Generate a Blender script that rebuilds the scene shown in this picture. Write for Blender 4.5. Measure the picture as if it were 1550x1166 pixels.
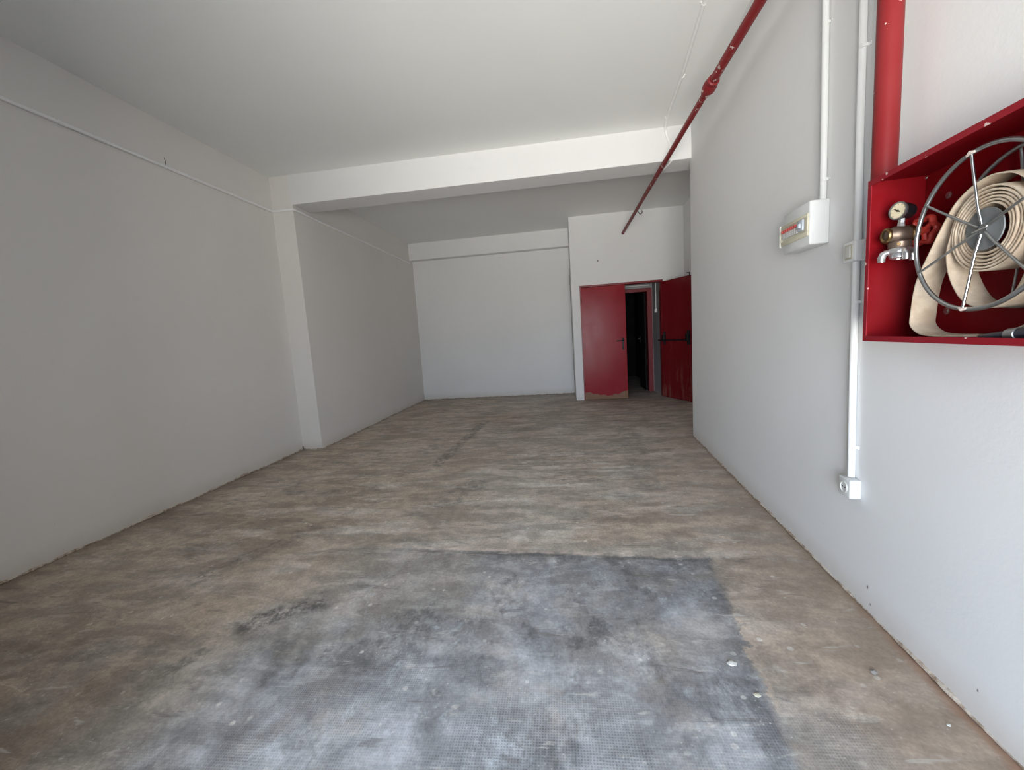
import bpy, bmesh, math, random
from mathutils import Vector, Matrix, noise
random.seed(7)
SC = bpy.context.scene
for o in list(bpy.data.objects): bpy.data.objects.remove(o)
COL = SC.collection
PI = math.pi

# ------------------------------------------------------------------ camera
EYE = 1.275
YAW, PITCH, ROLL = -0.131738, -0.117588, -0.065436
fw = Vector((math.sin(YAW)*math.cos(PITCH), math.cos(YAW)*math.cos(PITCH), math.sin(PITCH)))
r0 = Vector((math.cos(YAW), -math.sin(YAW), 0)); u0 = r0.cross(fw)
rr = math.cos(ROLL)*r0 + math.sin(ROLL)*u0
uu = -math.sin(ROLL)*r0 + math.cos(ROLL)*u0
cd = bpy.data.cameras.new('camera'); cam = bpy.data.objects.new('camera', cd); COL.objects.link(cam)
cam.matrix_world = Matrix(((rr.x, uu.x, -fw.x, 0), (rr.y, uu.y, -fw.y, 0), (rr.z, uu.z, -fw.z, EYE), (0, 0, 0, 1)))
cd.sensor_width = 36; cd.sensor_fit = 'HORIZONTAL'; cd.lens = 14.192; cd.clip_start = 0.02
SC.camera = cam

# ------------------------------------------------------------------ daylight: open street sky + pavement haze behind the camera
SC.view_settings.view_transform = 'Standard'; SC.view_settings.look = 'None'
SC.view_settings.gamma = 1; SC.view_settings.use_curve_mapping = False
SC.view_settings.exposure = 0.0
OPEN_X0, OPEN_X1, OPEN_Z, FRONT_Y, REVEAL = -1.00, 0.95, 2.30, -0.25, 2.2
OUT_X0, OUT_X1 = -1.40, 0.75
W = bpy.data.worlds.new('sky'); SC.world = W; W.use_nodes = True
wn, wl = W.node_tree.nodes, W.node_tree.links
bg = wn['Background']; tc = wn.new('ShaderNodeTexCoord'); sx = wn.new('ShaderNodeSeparateXYZ')
cr = wn.new('ShaderNodeValToRGB'); mr = wn.new('ShaderNodeMapRange')
mr.inputs[1].default_value = -1; mr.inputs[2].default_value = 1
wl.new(tc.outputs['Generated'], sx.inputs[0]); wl.new(sx.outputs[2], mr.inputs[0]); wl.new(mr.outputs[0], cr.inputs[0]); wl.new(cr.outputs[0], bg.inputs[0])
e = cr.color_ramp.elements
e[0].position = 0.0; e[0].color = (1.80, 1.74, 1.62, 1)       # pavement in the street
e[1].position = 1.0; e[1].color = (0.40, 0.62, 1.0, 1)
k = e.new(0.32); k.color = (1.80, 1.74, 1.62, 1)
k = e.new(0.49); k.color = (0.88, 0.87, 0.84, 1)
k = e.new(0.53); k.color = (0.74, 0.85, 1.02, 1)
k = e.new(0.7); k.color = (0.62, 0.80, 1.0, 1)
bg.inputs[1].default_value = 22.5
pl = bpy.data.lights.new('doorway_portal', 'AREA'); pl.shape = 'RECTANGLE'
pl.size = OUT_X1-OUT_X0; pl.size_y = OPEN_Z; pl.cycles.is_portal = True
po = bpy.data.objects.new('doorway_portal', pl); COL.objects.link(po)
po.location = ((OUT_X0+OUT_X1)/2, FRONT_Y-REVEAL-0.02, OPEN_Z/2); po.rotation_euler = (PI/2, 0, 0)   # emits towards +y

# ------------------------------------------------------------------ helpers
def obj(name, bm, mat, parent=None, smooth=False, kind=None, label=None, loc=None, rz=None):
    me = bpy.data.meshes.new(name)
    bmesh.ops.recalc_face_normals(bm, faces=bm.faces)
    bm.to_mesh(me); bm.free()
    o = bpy.data.objects.new(name, me); COL.objects.link(o)
    if mat: me.materials.append(mat)
    if smooth:
        for p in me.polygons: p.use_smooth = True
        try: me.set_sharp_from_angle(angle=math.radians(38))
        except Exception: pass
    if parent: o.parent = parent
    if kind: o['kind'] = kind
    if label: o['label'] = label
    if loc is not None: o.location = loc
    if rz is not None: o.rotation_euler[2] = rz
    return o
def thing(name, label, cat, loc=(0, 0, 0), rz=0, group=None):
    o = bpy.data.objects.new(name, None); COL.objects.link(o); o.empty_display_size = .05
    o.location = loc; o.rotation_euler[2] = rz; o['label'] = label; o['category'] = cat
    if group: o['group'] = group
    return o
def tag(o, label, cat, group=None):
    o['label'] = label; o['category'] = cat
    if group: o['group'] = group
    return o
def box(bm, x0, x1, y0, y1, z0, z1, bev=0, seg=2):
    r = bmesh.ops.create_cube(bm, size=1)
    bmesh.ops.scale(bm, vec=(x1-x0, y1-y0, z1-z0), verts=r['verts'])
    bmesh.ops.translate(bm, vec=((x0+x1)/2, (y0+y1)/2, (z0+z1)/2), verts=r['verts'])
    if bev:
        es = list({e for v in r['verts'] for e in v.link_edges})
        bmesh.ops.bevel(bm, geom=es, offset=bev, segments=seg, affect='EDGES', profile=.5)
    return bm
def B(*a, **k): return box(bmesh.new(), *a, **k)
def tube(bm, pts, r, seg=14, cap=True):
    pts = [Vector(p) for p in pts]; n = len(pts)
    rad = r if isinstance(r, (list, tuple)) else [r]*n
    rings = []; N = None
    for i, p in enumerate(pts):
        t = (pts[min(i+1, n-1)]-pts[max(i-1, 0)]).normalized()
        if N is None:
            N = t.orthogonal().normalized()
        N = (N - t*N.dot(t)).normalized(); Bn = t.cross(N)
        rings.append([bm.verts.new(p+rad[i]*(math.cos(2*PI*j/seg)*N+math.sin(2*PI*j/seg)*Bn)) for j in range(seg)])
    for a, b in zip(rings, rings[1:]):
        for j in range(seg): bm.faces.new((a[j], a[(j+1) % seg], b[(j+1) % seg], b[j]))
    if cap: bm.faces.new(rings[0][::-1]); bm.faces.new(rings[-1])
    return bm
def T(pts, r, seg=14, cap=True): return tube(bmesh.new(), pts, r, seg, cap)
def lathe(bm, prof, origin, axis, seg=28):
    """prof: (distance along axis, radius)"""
    A = Vector(axis).normalized(); O = Vector(origin); N = A.orthogonal().normalized(); Bn = A.cross(N)
    rings = []
    for d, r in prof:
        if r < 1e-6: rings.append([bm.verts.new(O+A*d)])
        else: rings.append([bm.verts.new(O+A*d+r*(math.cos(2*PI*j/seg)*N+math.sin(2*PI*j/seg)*Bn)) for j in range(seg)])
    for a, b in zip(rings, rings[1:]):
        for j in range(seg):
            j2 = (j+1) % seg
            if len(a) == 1 and len(b) == 1: continue
            if len(a) == 1: bm.faces.new((a[0], b[j2], b[j]))
            elif len(b) == 1: bm.faces.new((a[j], a[j2], b[0]))
            else: bm.faces.new((a[j], a[j2], b[j2], b[j]))
    return bm
def LA(prof, o, a, seg=28): return lathe(bmesh.new(), prof, o, a, seg)
def arc(c, r, a0, a1, n, fx, fy):
    c = Vector(c); fx = Vector(fx); fy = Vector(fy)
    return [c+r*(math.cos(a0+(a1-a0)*i/n)*fx+math.sin(a0+(a1-a0)*i/n)*fy) for i in range(n+1)]

# ------------------------------------------------------------------ materials
class NT:
    def __init__(s, name, rough=.7, metal=0, spec=.5):
        s.m = bpy.data.materials.new(name); s.m.use_nodes = True
        s.n = s.m.node_tree.nodes; s.l = s.m.node_tree.links
        s.b = s.n['Principled BSDF']; s.b.inputs['Roughness'].default_value = rough
        s.b.inputs['Metallic'].default_value = metal; s.b.inputs['Specular IOR Level'].default_value = spec
        s._pos = None
    def pos(s):
        if s._pos is None: s._pos = s.n.new('ShaderNodeNewGeometry').outputs['Position']
        return s._pos
    def obj(s):
        return s.n.new('ShaderNodeTexCoord').outputs['Object']
    def put(s, sock, v):
        if isinstance(v, bpy.types.NodeSocket): s.l.new(v, sock)
        elif v is not None:
            if isinstance(v, (tuple, list)) and len(v) == 3 and sock.type == 'RGBA': v = (*v, 1)
            sock.default_value = v
    def math(s, op, a, b=None, c=None, clamp=False):
        x = s.n.new('ShaderNodeMath'); x.operation = op; x.use_clamp = clamp
        s.put(x.inputs[0], a); s.put(x.inputs[1], b)
        if c is not None: s.put(x.inputs[2], c)
        return x.outputs[0]
    def mp(s, v, sc=(1, 1, 1), rot=(0, 0, 0), loc=(0, 0, 0)):
        x = s.n.new('ShaderNodeMapping'); s.put(x.inputs[0], v); x.inputs[3].default_value = sc; x.inputs[2].default_value = rot; x.inputs[1].default_value = loc
        return x.outputs[0]
    def noise(s, v, scale, det=4, rough=.55, dist=0):
        x = s.n.new('ShaderNodeTexNoise'); s.put(x.inputs['Vector'], v); x.inputs['Scale'].default_value = scale
        x.inputs['Detail'].default_value = det; x.inputs['Roughness'].default_value = rough; x.inputs['Distortion'].default_value = dist
        return x.outputs[0]
    def vor(s, v, scale, rnd=1.0):
        x = s.n.new('ShaderNodeTexVoronoi'); s.put(x.inputs['Vector'], v); x.inputs['Scale'].default_value = scale; x.inputs['Randomness'].default_value = rnd
        return x
    def ramp(s, v, a, b, lo=0., hi=1.):
        x = s.n.new('ShaderNodeMapRange'); x.interpolation_type = 'SMOOTHSTEP'
        s.put(x.inputs[0], v); s.put(x.inputs[1], a); s.put(x.inputs[2], b); x.inputs[3].default_value = lo; x.inputs[4].default_value = hi
        return x.outputs[0]
    def mix(s, f, a, b, mode='MIX'):
        x = s.n.new('ShaderNodeMix'); x.data_type = 'RGBA'; x.blend_type = mode; x.clamp_result = False
        s.put(x.inputs[0], f); s.put(x.inputs[6], a); s.put(x.inputs[7], b)
        return x.outputs[2]
    def col(s, v): s.put(s.b.inputs['Base Color'], v); return s
    def rough(s, v): s.put(s.b.inputs['Roughness'], v); return s
    def bump(s, h, strength=.3, dist=.01):
        x = s.n.new('ShaderNodeBump'); x.inputs['Strength'].default_value = strength; x.inputs['Distance'].default_value = dist
        s.put(x.inputs['Height'], h); s.l.new(x.outputs[0], s.b.inputs['Normal']); return s
    def xyz(s, v=None):
        x = s.n.new('ShaderNodeSeparateXYZ'); s.put(x.inputs[0], s.pos() if v is None else v); return x.outputs

RW0, RWA = 1.1260, 0.0663                     # the right wall: x = RW0 + RWA*y
ANG = math.atan(RWA)
LX, LX2, PY, BY = -3.4165, -3.1485, 4.7364, 8.68
CEIL, BEAMZ, BEAMB = 3.371, 3.030, 5.080
BOXY, BOXX, XS = 7.719, 0.2038, 2.2017
REND = 4.807

def wall_mat(name, base, marks=(), dirt=1.0):
    m = NT(name, rough=.82, spec=.25); P = m.pos(); X, Y, Z = m.xyz()
    n1 = m.noise(P, .7, 3); n2 = m.noise(P, 9, 6, .65); n3 = m.noise(P, 70, 4, .6)
    c = m.mix(m.ramp(n1, .35, .7), tuple(v*.965 for v in base), base)
    c = m.mix(m.math('MULTIPLY', m.ramp(n2, .55, .75), .10), c, tuple(v*.8 for v in base))
    # dusty splash band rising from the floor
    h = m.math('ADD', Z, m.math('MULTIPLY', m.math('SUBTRACT', n2, .5), .10))
    band = m.math('MULTIPLY', m.ramp(h, .16, -.02), .42*dirt)
    c = m.mix(band, c, (.50, .42, .33))
    low = m.math('MULTIPLY', m.ramp(Z, 1.0, .0), .12*dirt); c = m.mix(low, c, (.60, .55, .50))
    sp = m.vor(P, 5.5).outputs['Distance']
    dots = m.math('MULTIPLY', m.ramp(sp, .035, .02), m.ramp(Z, .35, .0)); c = m.mix(m.math('MULTIPLY', dots, .7), c, (.30, .24, .19))
    for (mx, my, mz, rad) in marks:
        x = m.n.new('ShaderNodeVectorMath'); x.operation = 'DISTANCE'; m.put(x.inputs[0], m.mp(P, (1, 1, .6), loc=(0, 0, mz*.4))); x.inputs[1].default_value = (mx, my, mz)
        c = m.mix(m.ramp(m.math('ADD', x.outputs['Value'], m.math('MULTIPLY', n3, .006)), rad+.004, rad), c, (.22, .19, .17))
    m.col(c)
    m.bump(m.math('ADD', m.math('MULTIPLY', n2, .8), m.math('MULTIPLY', n3, .25)), .22, .006)
    return m.m
def rwp(s, off=0, z=0):                       # right-wall coordinates -> world
    return Vector((RW0+s*math.sin(ANG)-off*math.cos(ANG), s*math.cos(ANG)+off*math.sin(ANG), z))
rm = [(*rwp(1.794, 0, .11), .006), (*rwp(1.773, 0, .045), .004), (*rwp(1.286, 0, .103), .004)]
M = {}
WALLC = (.80, .80, .795)
M['wall'] = wall_mat('painted_plaster', WALLC)
M['wall_l'] = wall_mat('painted_plaster_left', (.80, .775, .74))
M['wall_r'] = wall_mat('painted_plaster_right', WALLC, rm)
M['box'] = wall_mat('painted_plaster_partition', WALLC, [(.70, BOXY, 2.555, .012), (1.31, BOXY, 2.68, .003)], .6)
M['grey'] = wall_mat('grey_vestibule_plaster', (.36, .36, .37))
m = NT('ceiling_paint', .9, spec=.2); n = m.noise(m.pos(), .8, 3); n2 = m.noise(m.pos(), 30, 5)
m.col(m.mix(m.ramp(n, .3, .7), (.85, .86, .84), (.87, .88, .865))).bump(n2, .15, .005); M['ceil'] = m.m

# ---- floor
def floor_mat():
    m = NT('worn_concrete', .72, spec=.35); P = m.pos(); X, Y, Z = m.xyz()
    big = m.noise(P, .55, 4, .6, .4)
    st = m.mp(P, (1.0, 3.2, 1), (0, 0, .22))
    mid = m.noise(st, 1.7, 8, .62, .3); fine = m.noise(P, 15, 7, .60); grit = m.noise(P, 75, 4, .6)
    c = m.mix(m.ramp(big, .36, .64), (.36, .30, .245), (.42, .375, .325))
    c = m.mix(m.ramp(mid, .48, .66), c, (.46, .425, .385))
    dk = m.noise(m.mp(P, (1.1, 2.6, 1), (0, 0, .3), (5, 3, 0)), 1.5, 9, .72, .5)
    c = m.mix(m.math('MULTIPLY', m.ramp(dk, .53, .66), .62), c, (.215, .198, .185))
    # ochre / orange tinge beyond the patch and darker brown front-left
    oc = m.noise(m.mp(P, loc=(9, 1, 0)), .9, 5, .6)
    c = m.mix(m.math('MULTIPLY', m.ramp(oc, .54, .70), .38), c, (.36, .265, .185))
    cl = m.math('MULTIPLY', m.ramp(X, -1.55, -1.95), m.ramp(Y, 2.2, 1.0)); c = m.mix(m.math('MULTIPLY', cl, .55), c, (.20, .135, .095))
    cr_ = m.math('MULTIPLY', m.ramp(X, .45, .95), m.ramp(Y, 3.4, 1.6)); c = m.mix(m.math('MULTIPLY', cr_, .60), c, (.315, .235, .175))
    # ---- the scraped grey rectangle
    jag = m.math('MULTIPLY', m.math('SUBTRACT', m.noise(P, 4.5, 6, .7), .5), .22)
    wob_ = m.math('MULTIPLY', m.math('SUBTRACT', m.noise(P, 6, 8, .8), .5), .3)
    jx = m.math('ADD', X, jag); jy = m.math('ADD', Y, m.math('MULTIPLY', jag, .35))
    yedge = m.math('SUBTRACT', 2.30, m.math('MULTIPLY', m.math('ADD', X, .7), .055))
    dy = m.math('SUBTRACT', yedge, jy); dyw = m.math('ADD', dy, m.math('MULTIPLY', wob_, .5))
    inY = m.ramp(dyw, -.01, .05)
    xr = m.math('ADD', .49, m.math('MULTIPLY', Y, .115))
    wob = m.math('MULTIPLY', m.math('SUBTRACT', m.noise(P, 9, 7, .8), .5), .28)
    jx2 = m.math('ADD', X, m.math('MULTIPLY', wob, m.ramp(m.noise(P, 1.4, 2), .40, .60, .08, 1.0)))
    dxr = m.math('SUBTRACT', xr, jx2)
    inR = m.ramp(dxr, -.02, .03)
    inL = m.ramp(m.math('ADD', jx, m.math('MULTIPLY', m.math('SUBTRACT', 2.3, Y), .15)), -1.45, -.70)
    inL2 = m.ramp(jx, -1.70, -1.30); 
    lowY = m.ramp(Y, 2.1, 1.3)
    inLm = m.math('ADD', m.math('MULTIPLY', inL, m.math('SUBTRACT', 1, lowY)), m.math('MULTIPLY', inL2, lowY))
    patch = m.math('MULTIPLY', m.math('MULTIPLY', inY, inR), inLm)
    g = m.mix(m.ramp(m.noise(m.mp(P, (1.5, .8, 1), (0, 0, .15)), 2.3, 9, .60, .5), .38, .62), (.205, .205, .212), (.34, .35, .37))
    g = m.mix(m.math('MULTIPLY', m.ramp(m.noise(m.mp(P, loc=(2, 6, 1)), 1.3, 4), .42, .60), m.math('MULTIPLY', m.ramp(Y, 1.2, 1.7), .55)), g, (.33, .295, .26))
    g = m.mix(m.math('MULTIPLY', m.ramp(m.noise(m.mp(P, (1.5, 1, 1), (0, 0, 1.1), (3, 7, 0)), 2.2, 8, .74), .50, .64), .85), g, (.115, .115, .12))
    g = m.mix(m.math('MULTIPLY', m.ramp(m.noise(m.mp(P, (1.3, .8, 1), (0, 0, .3), (1, 8, 0)), 3.2, 10, .74, .8), .55, .70), .85), g, (.45, .48, .51))
    # darker just inside the far and right edges
    edge = m.math('MAXIMUM', m.ramp(dy, .34, .0), m.ramp(dxr, .16, .0))
    edge = m.math('MULTIPLY', edge, m.ramp(X, -.75, -.30))
    edge = m.math('MULTIPLY', edge, m.ramp(m.noise(P, 5, 7, .7), .36, .56)); g = m.mix(m.math('MULTIPLY', edge, .72), g, (.105, .105, .11))
    c = m.mix(m.math('MULTIPLY', patch, m.ramp(m.noise(P, 2.4, 7, .7), .34, .52, .55, .97)), c, g)
    # faint grey spill beyond the patch on the right
    sp = m.math('MULTIPLY', m.math('MULTIPLY', m.ramp(Y, 1.55, 1.42), m.ramp(X, 1.05, .7)), m.ramp(m.noise(P, 4, 7, .7), .40, .62))
    c = m.mix(m.math('MULTIPLY', m.math('MULTIPLY', sp, m.math('SUBTRACT', 1, patch)), .65), c, (.20, .195, .185))
    # dark wedge streaks left of centre
    def seg(x0, y0, x1, y1, w, col, amt, cur):
        L = math.hypot(x1-x0, y1-y0); ux, uy = (x1-x0)/L, (y1-y0)/L
        a = m.math('ADD', m.math('MULTIPLY', m.math('SUBTRACT', X, x0), ux), m.math('MULTIPLY', m.math('SUBTRACT', Y, y0), uy))
        b = m.math('ADD', m.math('MULTIPLY', m.math('SUBTRACT', X, x0), -uy), m.math('MULTIPLY', m.math('SUBTRACT', Y, y0), ux))
        b = m.math('ABSOLUTE', m.math('ADD', b, m.math('MULTIPLY', jag, .25)))
        q = m.math('MULTIPLY', m.math('MULTIPLY', m.ramp(a, -.03, .03), m.ramp(a, L+.03, L-.03)), m.ramp(b, w, w*.45))
        q = m.math('MULTIPLY', q, m.ramp(m.noise(m.mp(P, loc=(6, 2, 0)), 13, 8, .75), .40, .60, .0, 1))
        return m.mix(m.math('MULTIPLY', q, amt), cur, col)
    c = seg(-1.60, 1.57, -1.27, 1.80, .10, (.105, .10, .10), .9, c)
    c = seg(-1.70, 1.31, -1.60, 1.45, .05, (.14, .13, .122), .8, c)
    c = seg(-1.38, 3.9, -1.26, 6.1, .09, (.14, .125, .12), .75, c)
    c = seg(-1.05, 2.9, -.80, 3.5, .16, (.17, .15, .135), .55, c)
    c = seg(-2.2, 1.9, -1.85, 2.6, .10, (.17, .15, .135), .6, c)
    c = seg(.62, 3.2, .80, 6.0, .16, (.20, .185, .175), .5, c)
    c = seg(-1.75, 2.75, -1.50, 3.2, .06, (.17, .15, .135), .5, c)
    # the far joint: pale ridge with a dark lip
    jl = m.math('ABSOLUTE', m.math('SUBTRACT', dy, .012)); onx = m.math('MULTIPLY', m.ramp(X, -1.25, -.85), m.ramp(X, .78, .55))
    c = m.mix(m.math('MULTIPLY', m.math('MULTIPLY', m.ramp(jl, .018, .006), onx), m.ramp(fine, .35, .55, .1, .75)), c, (.48, .40, .35))
    jd = m.math('ABSOLUTE', m.math('SUBTRACT', dy, .045))
    c = m.mix(m.math('MULTIPLY', m.math('MULTIPLY', m.ramp(jd, .022, .006), onx), m.ramp(mid, .42, .55, .0, .6)), c, (.10, .095, .09))
    jr = m.math('ABSOLUTE', m.math('ADD', dxr, .008))
    c = m.mix(m.math('MULTIPLY', m.math('MULTIPLY', m.ramp(jr, .013, .004), m.math('MULTIPLY', m.ramp(Y, 1.25, 1.35), m.ramp(Y, 2.0, 1.7))), .6), c, (.46, .37, .29))
    # pale crumbs, splashes, white dust
    v = m.vor(P, 11); spots = m.ramp(m.math('ADD', v.outputs['Distance'], m.math('MULTIPLY', fine, .12)), .20, .15)
    vsel = m.ramp(m.noise(P, 1.9, 3), .42, .56)
    c = m.mix(m.math('MULTIPLY', m.math('MULTIPLY', spots, vsel), .62), c, (.60, .58, .54))
    v2 = m.vor(P, 42); s2 = m.ramp(v2.outputs['Distance'], .16, .09)
    c = m.mix(m.math('MULTIPLY', m.math('MULTIPLY', s2, m.ramp(mid, .40, .62)), .55), c, (.56, .53, .49))
    pale = m.math('MULTIPLY', m.ramp(m.noise(m.mp(P, (1, 2.6, 1), loc=(2, 2, 0)), 3.6, 10, .74, .8), .57, .68), .60)
    c = m.mix(pale, c, (.50, .465, .42))
    # grit contrast
    c = m.mix(.34, c, m.mix(m.ramp(fine, .36, .64), (.33, .33, .33), (.67, .67, .67)), 'OVERLAY')
    c = m.mix(.60, c, m.mix(m.ramp(m.noise(m.mp(P, (1, 2.4, 1), (0, 0, .12), (3, 3, 3)), 2.6, 9, .60, .5), .42, .60), (.36, .36, .36), (.64, .64, .64)), 'OVERLAY')
    c = m.mix(.30, c, m.mix(m.ramp(grit, .36, .64), (.34, .34, .34), (.66, .66, .66)), 'OVERLAY')
    c = m.mix(1.0, c, m.mix(m.ramp(X, -1.9, -.2), (1.24, 1.20, 1.14), (1.18, 1.165, 1.15)), 'MULTIPLY')
    sc = m.noise(m.mp(P, (1, 5.5, 1), (0, 0, .35), (7, 1, 0)), 3.0, 9, .66, .6)
    c = m.mix(m.math('MULTIPLY', m.ramp(sc, .60, .68), .55), c, (.15, .135, .125))
    sc2 = m.noise(m.mp(P, (1, 4.0, 1), (0, 0, -.15), (1, 9, 0)), 4.0, 9, .66, .6)
    c = m.mix(m.math('MULTIPLY', m.ramp(sc2, .60, .68), .55), c, (.62, .58, .53))
    # tile-adhesive comb/mesh print in the near part
    ca, sa = math.cos(.02), math.sin(.02); k = 2*PI/.0092
    ga = m.math('SINE', m.math('MULTIPLY', m.math('ADD', m.math('MULTIPLY', X, ca), m.math('MULTIPLY', Y, sa)), k))
    gb = m.math('SINE', m.math('MULTIPLY', m.math('SUBTRACT', m.math('MULTIPLY', Y, ca), m.math('MULTIPLY', X, sa)), k))
    grid = m.math('MAXIMUM', ga, gb)
    gm = m.math('MULTIPLY', m.math('MULTIPLY', m.ramp(m.noise(m.mp(P, loc=(4, 4, 0)), 1.6, 4), .42, .58, .25, 1), m.ramp(m.math('ADD', Y, m.math('MULTIPLY', jag, 1.2)), 1.62, 1.28)), m.math('MULTIPLY', m.ramp(X, .95, .80), m.ramp(X, -1.65, -1.35)))
    c = m.mix(m.math('MULTIPLY', m.math('MULTIPLY', gm, m.ramp(grid, .35, .98)), .12), c, (.72, .73, .74))
    c = m.mix(m.math('MULTIPLY', m.math('MULTIPLY', gm, m.ramp(grid, .2, -.3)), .24), c, (.10, .10, .105))
    # soil along the walls
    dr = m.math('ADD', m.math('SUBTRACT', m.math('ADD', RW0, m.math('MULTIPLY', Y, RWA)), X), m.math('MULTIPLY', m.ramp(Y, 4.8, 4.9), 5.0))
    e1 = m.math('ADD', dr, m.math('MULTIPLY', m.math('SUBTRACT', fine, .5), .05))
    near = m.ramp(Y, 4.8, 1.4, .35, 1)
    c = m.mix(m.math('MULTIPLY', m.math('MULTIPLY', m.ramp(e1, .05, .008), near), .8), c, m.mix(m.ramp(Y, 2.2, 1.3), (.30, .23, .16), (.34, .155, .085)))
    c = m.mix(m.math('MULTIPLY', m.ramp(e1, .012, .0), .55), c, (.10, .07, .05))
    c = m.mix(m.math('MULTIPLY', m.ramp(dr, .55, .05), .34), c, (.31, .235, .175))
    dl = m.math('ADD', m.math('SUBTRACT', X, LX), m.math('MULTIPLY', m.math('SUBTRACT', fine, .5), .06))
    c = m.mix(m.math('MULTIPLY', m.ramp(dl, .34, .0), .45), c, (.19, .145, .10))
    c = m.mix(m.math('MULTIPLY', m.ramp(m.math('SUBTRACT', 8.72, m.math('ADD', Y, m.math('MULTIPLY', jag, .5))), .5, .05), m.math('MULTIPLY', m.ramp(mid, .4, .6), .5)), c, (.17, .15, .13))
    m.col(c)
    m.rough(m.ramp(m.math('ADD', m.math('MULTIPLY', fine, .5), m.math('MULTIPLY', mid, .5)), .35, .62, .50, .80))
    hgt = m.math('ADD', m.math('ADD', m.math('MULTIPLY', mid, 1.0), m.math('MULTIPLY', fine, .55)), m.math('MULTIPLY', grit, .16))
    hgt = m.math('SUBTRACT', hgt, m.math('MULTIPLY', patch, .35))
    hgt = m.math('ADD', hgt, m.math('MULTIPLY', m.math('MULTIPLY', gm, m.ramp(grid, -.3, .9)), .22))
    m.bump(hgt, .28, .006)
    return m.m
M['floor'] = floor_mat()

def paint(name, base, chip=(.66, .6, .55), chips=.0, rough=.45, scale=16, metal=0, spec=.5, wear=.2):
    m = NT(name, rough, metal, spec); P = m.obj()
    n1 = m.noise(P, 3, 4); n2 = m.noise(P, scale, 6, .6)
    c = m.mix(m.math('MULTIPLY', m.ramp(n1, .35, .7), wear), base, tuple(min(1, v*1.25+.03) for v in base))
    if chips: c = m.mix(m.math('MULTIPLY', m.ramp(n2, .70-chips*.1, .72-chips*.1), .85), c, chip)
    m.col(c); m.bump(m.noise(P, 60, 4), .08, .003); return m.m
M['red_pipe'] = paint('red_gloss_pipe_paint', (.20, .016, .018), chips=.6, rough=.42, spec=.2, scale=20)
M['red_cab'] = paint('red_cabinet_enamel', (.165, .003, .006), chips=.0, rough=.45, spec=.05, wear=.25)
M['red_edge'] = paint('red_cabinet_worn_edge', (.24, .010, .018), spec=.12, chip=(.72, .55, .5), chips=.75, rough=.45, scale=22)
M['red_knob'] = paint('red_valve_knob', (.40, .03, .02), rough=.5)
M['white_pvc'] = paint('white_pvc', (.66, .67, .66), rough=.42, wear=.1)
M['pvc_brightened'] = paint('brightened_white_pvc', (.86, .87, .86), rough=.42, wear=.1)  # same white PVC, lightened to make up for the cabinet's shade
M['white_painted'] = paint('overpainted_conduit', (.88, .88, .87), rough=.55, wear=.1)
M['cream'] = paint('yellowed_plastic', (.56, .525, .40), rough=.4, wear=.3)
M['offwhite'] = paint('offwhite_plastic', (.62, .61, .57), rough=.4)
M['black'] = paint('black_plastic', (.010, .010, .012), rough=.4, spec=.25)
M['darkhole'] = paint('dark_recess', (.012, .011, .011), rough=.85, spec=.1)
M['brown'] = paint('brown_socket_plastic', (.34, .17, .08), rough=.5)
M['brass'] = paint('tarnished_brass', (.30, .20, .09), rough=.36, metal=1)
M['bronze'] = paint('dull_bronze', (.21, .155, .12), rough=.45, metal=.8)
M['alu'] = paint('cast_aluminium', (.62, .62, .62), rough=.33, metal=.9)
M['zinc'] = paint('zinc_plated_steel', (.36, .37, .37), rough=.30, metal=.9, wear=.5)
M['chrome'] = paint('bright_steel', (.60, .61, .62), rough=.28, metal=1)
M['weld'] = paint('weld_scar', (.60, .50, .44), rough=.6)
M['hub'] = paint('galvanised_disc', (.17, .178, .178), rough=.55, metal=.35, wear=.6)
M['dial'] = paint('gauge_face', (.56, .49, .34), rough=.4)
M['breaker'] = paint('grey_white_breaker', (.50, .50, .49), rough=.4)
M['lever'] = paint('red_breaker_lever', (.55, .07, .06), rough=.4)
M['bluegrey'] = paint('blue_grey_breaker', (.46, .50, .55), rough=.4)
M['nozzle'] = paint('dark_hose_nozzle', (.018, .02, .035), rough=.35)
M['steel_dark'] = paint('dark_wire', (.06, .055, .05), rough=.5, metal=.5)
M['stone'] = paint('small_grey_stone', (.22, .20, .18), rough=.9, wear=.5)
# hose: off-white canvas with dirty bands and pale woven edge
m = NT('canvas_hose', .88, spec=.15); P = m.obj(); n1 = m.noise(P, 14, 5, .6); n2 = m.noise(P, 320, 2)
c = m.mix(m.ramp(n1, .38, .66), (.50, .39, .285), (.67, .57, .44))
c = m.mix(m.math('MULTIPLY', m.ramp(m.noise(m.mp(P, (1, 1, 3)), 9, 4), .58, .74), .45), c, (.36, .26, .18))
m.col(c).bump(m.math('ADD', m.math('MULTIPLY', n1, 1.0), m.math('MULTIPLY', n2, .2)), .35, .004); M['hose'] = m.m
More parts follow.
